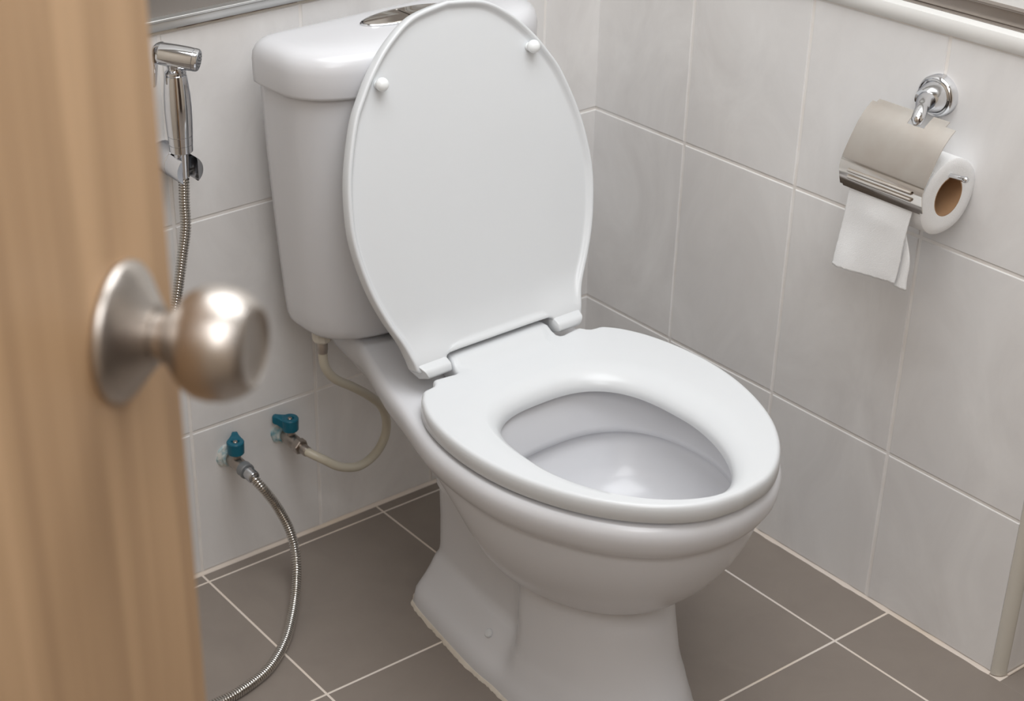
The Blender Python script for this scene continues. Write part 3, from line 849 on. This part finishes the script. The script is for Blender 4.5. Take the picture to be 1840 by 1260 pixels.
# holder on the wall
hold = empty('sprayer_holder', (SX-.012, 0, 0.633), 'chrome wall bracket clasping the foot of the bidet sprayer', 'bracket')
HX, HZ, HRD = SX+0.0015, 0.6315, 0.0182
bm = bmesh.new()
lathe(bm, (HX, -0.0012, HZ), (0, -1, 0), [(0, HRD), (.001, HRD+.0006), (.038, HRD+.0003), (.0395, HRD-.001)], 40)
child('wall_mount', bm, M['chrome'], hold, angle=40)
for sgn in (-1, 1):
    bm = bmesh.new(); R = []
    x0 = 0.0102
    a0 = math.acos(x0/HRD)
    for yy, k in ((-.0390, 1.0), (-.0700, 1.0), (-.0712, 0.95)):
        ring = []
        for i in range(21):
            t = -a0+2*a0*i/20
            ring.append((HX+sgn*(x0+(HRD*math.cos(t)-x0)*k), yy, HZ+HRD*k*math.sin(t)))
        for i in range(1, 8):
            zz = HRD*k*math.sin(a0)*(1-2*i/8); ring.append((HX+sgn*(x0+0.0006), yy, HZ+zz))
        R.append(ring)
    loft(bm, R, True, True)
    child('jaw', bm, M['chrome_dark'] if sgn > 0 else M['chrome'], hold, angle=40)

# ------------------------------------------------------------------ toilet paper holder and roll on the right wall
ph = empty('toilet_paper_holder', (0, -0.58, 0.712), 'chrome toilet paper holder with a hinged steel cover flap on the right wall', 'toilet paper holder')
bm = bmesh.new()
lathe(bm, (-.001, -0.582, 0.7125), (-1, 0, 0), [(0, .0245), (.009, .0245), (.0115, .0232), (.0125, .0218), (.0118, .0205), (.0125, .0190), (.018, .0172), (.026, .0145), (.031, .0118)], 40)
child('rosette', bm, M['chrome'], ph, angle=40)
bm = bmesh.new()
pth = resample(cr([(-.022, -0.583, 0.7125), (-.034, -0.587, 0.7125), (-.047, -0.594, 0.7115), (-.058, -0.600, 0.7085), (-.0645, -0.603, 0.703), (-.0665, -0.604, 0.6965)], 8), count=30)
tube(bm, pth, lambda i: 0.0125-0.0052*min(1, i/16) if i < 27 else 0.0073-0.0012*(i-26), 24)
child('arm', bm, M['chrome'], ph, angle=60)
bm = bmesh.new()
pth = resample(cr([(-.052, -0.596, 0.700), (-.050, -0.575, 0.698), (-.050, -0.545, 0.697), (-.050, -0.529, 0.694), (-.050, -0.524, 0.685), (-.050, -0.523, 0.670), (-.050, -0.524, 0.656), (-.050, -0.530, 0.647), (-.050, -0.545, 0.644), (-.050, -0.60, 0.644), (-.050, -0.640, 0.6445), (-.050, -0.666, 0.6465)], 8), step=0.003)
tube(bm, pth, 0.0031, 14)
lathe(bm, pth[-1], (0, -1, 0.05), [(-.003, .0033), (.001, .0038), (.003, .0028), (.0036, .0012)], 16)
child('rod', bm, M['chrome'], ph)
# cover flap
prf = cr([(-.0545, .7075, 0), (-.0670, .6990, 0), (-.0800, .6850, 0), (-.0935, .6620, 0), (-.1028, .6400, 0), (-.1022, .6260, 0), (-.0975, .6105, 0)], 5)
ny = 60; Y0, Y1 = -0.5335, -0.6520
bm = bmesh.new(); top = []; th = 0.0011
grid = []
for j in range(ny+1):
    y = Y0+(Y1-Y0)*j/ny; grid.append([(p.x, y, p.y) for p in prf])
V1 = [[bm.verts.new(q) for q in row] for row in grid]
V2 = []
for row in grid:
    rr = []
    for i, q in enumerate(row):
        a_ = Vector(row[max(0, i-1)]); b_ = Vector(row[min(len(row)-1, i+1)]); t = (b_-a_).normalized()
        nn = Vector((t.z, 0, -t.x)); rr.append(bm.verts.new(Vector(q)-nn*(-th) if False else Vector(q)+nn*(-th)))
    V2.append(rr)
NI = len(prf)
def keep(j, i):
    y = (Y0+(Y1-Y0)*(j+.5)/ny)
    if i < 6 and -0.6155 < y < -0.5925: return False          # notch for the arm
    if i < 3 and (y < -0.6380): return False                  # clipped hinge corner
    if i < 2 and (y > -0.5385): return False
    d0 = abs(y-Y0); d1 = abs(y-Y1)
    if i >= NI-2 and min(d0, d1) < 0.0035: return False       # rounded lower corners
    return True
K = [[keep(j, i) for i in range(NI-1)] for j in range(ny)]
for j in range(ny):
    for i in range(NI-1):
        if not K[j][i]: continue
        bm.faces.new((V1[j][i], V1[j+1][i], V1[j+1][i+1], V1[j][i+1]))
        bm.faces.new((V2[j][i], V2[j][i+1], V2[j+1][i+1], V2[j+1][i]))
        for dj, di, e in ((-1, 0, ((j, i), (j, i+1))), (1, 0, ((j+1, i+1), (j+1, i))), (0, -1, ((j+1, i), (j, i))), (0, 1, ((j, i+1), (j+1, i+1)))):
            jj, ii = j+dj, i+di
            if not (0 <= jj < ny and 0 <= ii < NI-1) or not K[jj][ii]:
                (p, q), (r_, s_) = e
                bm.faces.new((V1[p][q], V1[r_][s_], V2[r_][s_], V2[p][q]))
for vv in [v_ for v_ in bm.verts if not v_.link_faces]: bm.verts.remove(vv)
cov = child('cover_flap', bm, M['steel'], ph, angle=40)
for zz, xx in ((.6345, -.1040), (.6260, -.1030)):
    bm = bmesh.new()
    tube(bm, [(xx, Y0-.014, zz), (xx-.0004, Y0-.016, zz), (xx-.0004, Y1+.016, zz), (xx, Y1+.014, zz)], 0.0021, 10)
    child('bead', bm, M['steel'], cov)

roll = empty('toilet_paper_roll', (-.053, -0.6, 0.568), 'white toilet paper roll under the steel flap with a torn sheet hanging down', 'toilet paper roll')
RX, RZ, RR, RC = -0.0468, 0.6185, 0.0455, 0.0225
bm = bmesh.new(); n = 72; R = []
def rr_(t, base, k): return base*(1+0.022*math.sin(2*t+0.6)+0.012*math.sin(5*t)) if k else base
YA_, YB_ = -0.546, -0.6455
for (yy, rad, k) in ((YA_, RC+.0012, 0), (YA_, RR-.002, 1), (YA_-.0012, RR, 1), (YB_+.0012, RR, 1), (YB_, RR-.0015, 1), (YB_-.0006, RR-.01, 1), (YB_, RC+.0012, 0)):
    R.append([(RX+rr_(2*PI*i/n, rad, k)*math.cos(2*PI*i/n), yy, RZ+rr_(2*PI*i/n, rad, k)*math.sin(2*PI*i/n)) for i in range(n)])
loft(bm, R, loop=True)
child('paper', bm, M['paper'], roll, angle=50)
bm = bmesh.new()
R = []
for (yy, rad) in ((YA_, RC), (YB_, RC), (YB_, RC+.0012), (YA_, RC+.0012)):
    R.append([(RX+rad*math.cos(2*PI*i/n), yy, RZ+rad*math.sin(2*PI*i/n)) for i in range(n)])
loft(bm, R, loop=True)
child('core', bm, M['card'], roll, angle=50)
# hanging sheet with folds and a torn lower edge
bm = bmesh.new(); nu, nv = 60, 56; G_ = []
for j in range(nv+1):
    row = []; s = j/nv
    for i in range(nu+1):
        uu = i/nu
        y = YA_-.0005+(YB_-YA_+.002)*uu
        end = 0.505+0.006*uu+0.0016*noise.noise(Vector((uu*14, 1, 0)))+0.0012*noise.noise(Vector((uu*45, 3, 0)))
        if s < 0.22:      # follows the roll
            t = PI*0.72+(PI*0.98-PI*0.72)*(s/0.22)
            x = RX+(RR+.0028)*math.cos(t); z = RZ+(RR+.0028)*math.sin(t)
        else:
            q = (s-0.22)/0.78
            z0 = RZ+(RR+.0028)*math.sin(PI*0.98); z = z0+(end-z0)*q
            x = RX-(RR+.0028)+0.003*q
            x += q*(0.0030*noise.noise(Vector((uu*3.2, q*2.2, 4)))+0.0035*math.sin(uu*5+q*3+.6)*q) - 0.003*math.exp(-((q-.3)/.16)**2)*math.exp(-((uu-.55)/.3)**2)
            y += 0.006*uu + q*(0.014*(1-uu) + 0.017*uu + 0.002*math.sin(q*6)*(uu-.5)) + 0.0012*q*noise.noise(Vector((q*22, 0.2 if uu < .5 else 7, 0)))
        row.append(bm.verts.new((x, y, z)))
    G_.append(row)
for j in range(nv):
    for i in range(nu): bm.faces.new((G_[j][i], G_[j][i+1], G_[j+1][i+1], G_[j+1][i]))
sheet = child('sheet', bm, M['paper'], roll, angle=180)
md = sheet.modifiers.new('solid', 'SOLIDIFY'); md.thickness = 0.0005
# second ply peeking out at the near edge
bm = bmesh.new(); G_ = []
for j in range(31):
    q = j/30; row = []
    for i in range(9):
        uu = i/8
        row.append(bm.verts.new((RX-(RR)+0.006+0.003*q-0.002*math.sin(uu*3), YB_+.030-0.020*uu*(0.35+.65*math.sin(min(1, q*1.3)*PI/2))+0.001*math.sin(q*9), 0.590+(0.506-0.590)*q+.0006*noise.noise(Vector((uu*9, 5, 5))))))
    G_.append(row)
for j in range(30):
    for i in range(8): bm.faces.new((G_[j][i], G_[j][i+1], G_[j+1][i+1], G_[j+1][i]))
s2 = child('second_ply', bm, M['paper'], roll, angle=180)
md = s2.modifiers.new('solid', 'SOLIDIFY'); md.thickness = 0.0004

# ------------------------------------------------------------------ door with knob, close to the camera
B = Vector((-1.3032, -1.1130, 1.0289))
hd = math.radians(65.27-26.5)
t_ = Vector((math.cos(hd), math.sin(hd), 0)); n_ = Vector((t_.y, -t_.x, 0))
Z = Vector((0, 0, 1))
def DP(a, b_, z): return B*1.0 + t_*a + n_*b_ + Vector((0, 0, z-B.z))
BACK = 0.0615
bm = bmesh.new()
pts = [(-0.69, 0), (BACK, 0), (BACK, -0.038), (-0.69, -0.038)]
R = [[DP(a, b_, z) for a, b_ in pts] for z in (0.008, 2.0)]
loft(bm, R, True, True)
door = struct('door_1', bm, M['wood'], smooth=False)
door['kind'] = 'structure'
bmv = door.modifiers.new('bevel', 'BEVEL'); bmv.width = 0.0015; bmv.segments = 2
O = DP(0, 0.0, B.z)
bm = bmesh.new()
lathe(bm, O, n_, [(0, .0325), (.0015, .0335), (.0035, .0335), (.0055, .0318), (.0090, .0270), (.0135, .0205), (.0175, .0158), (.0190, .0140)], 56)
child('rosette', bm, M['nickel'], door, angle=50)
bm = bmesh.new()
lathe(bm, O, n_, [(.017, .0108), (.023, .0108), (.0235, .0124), (.0265, .0130), (.0300, .0178), (.0345, .0228), (.0400, .0258), (.0470, .0267), (.0540, .0259), (.0595, .0238), (.0638, .0208), (.0658, .0190), (.0662, .0176), (.0650, .0168), (.0646, .010), (.0645, .004)], 56)
knob = child('door_knob', bm, M['nickel'], door, angle=60)
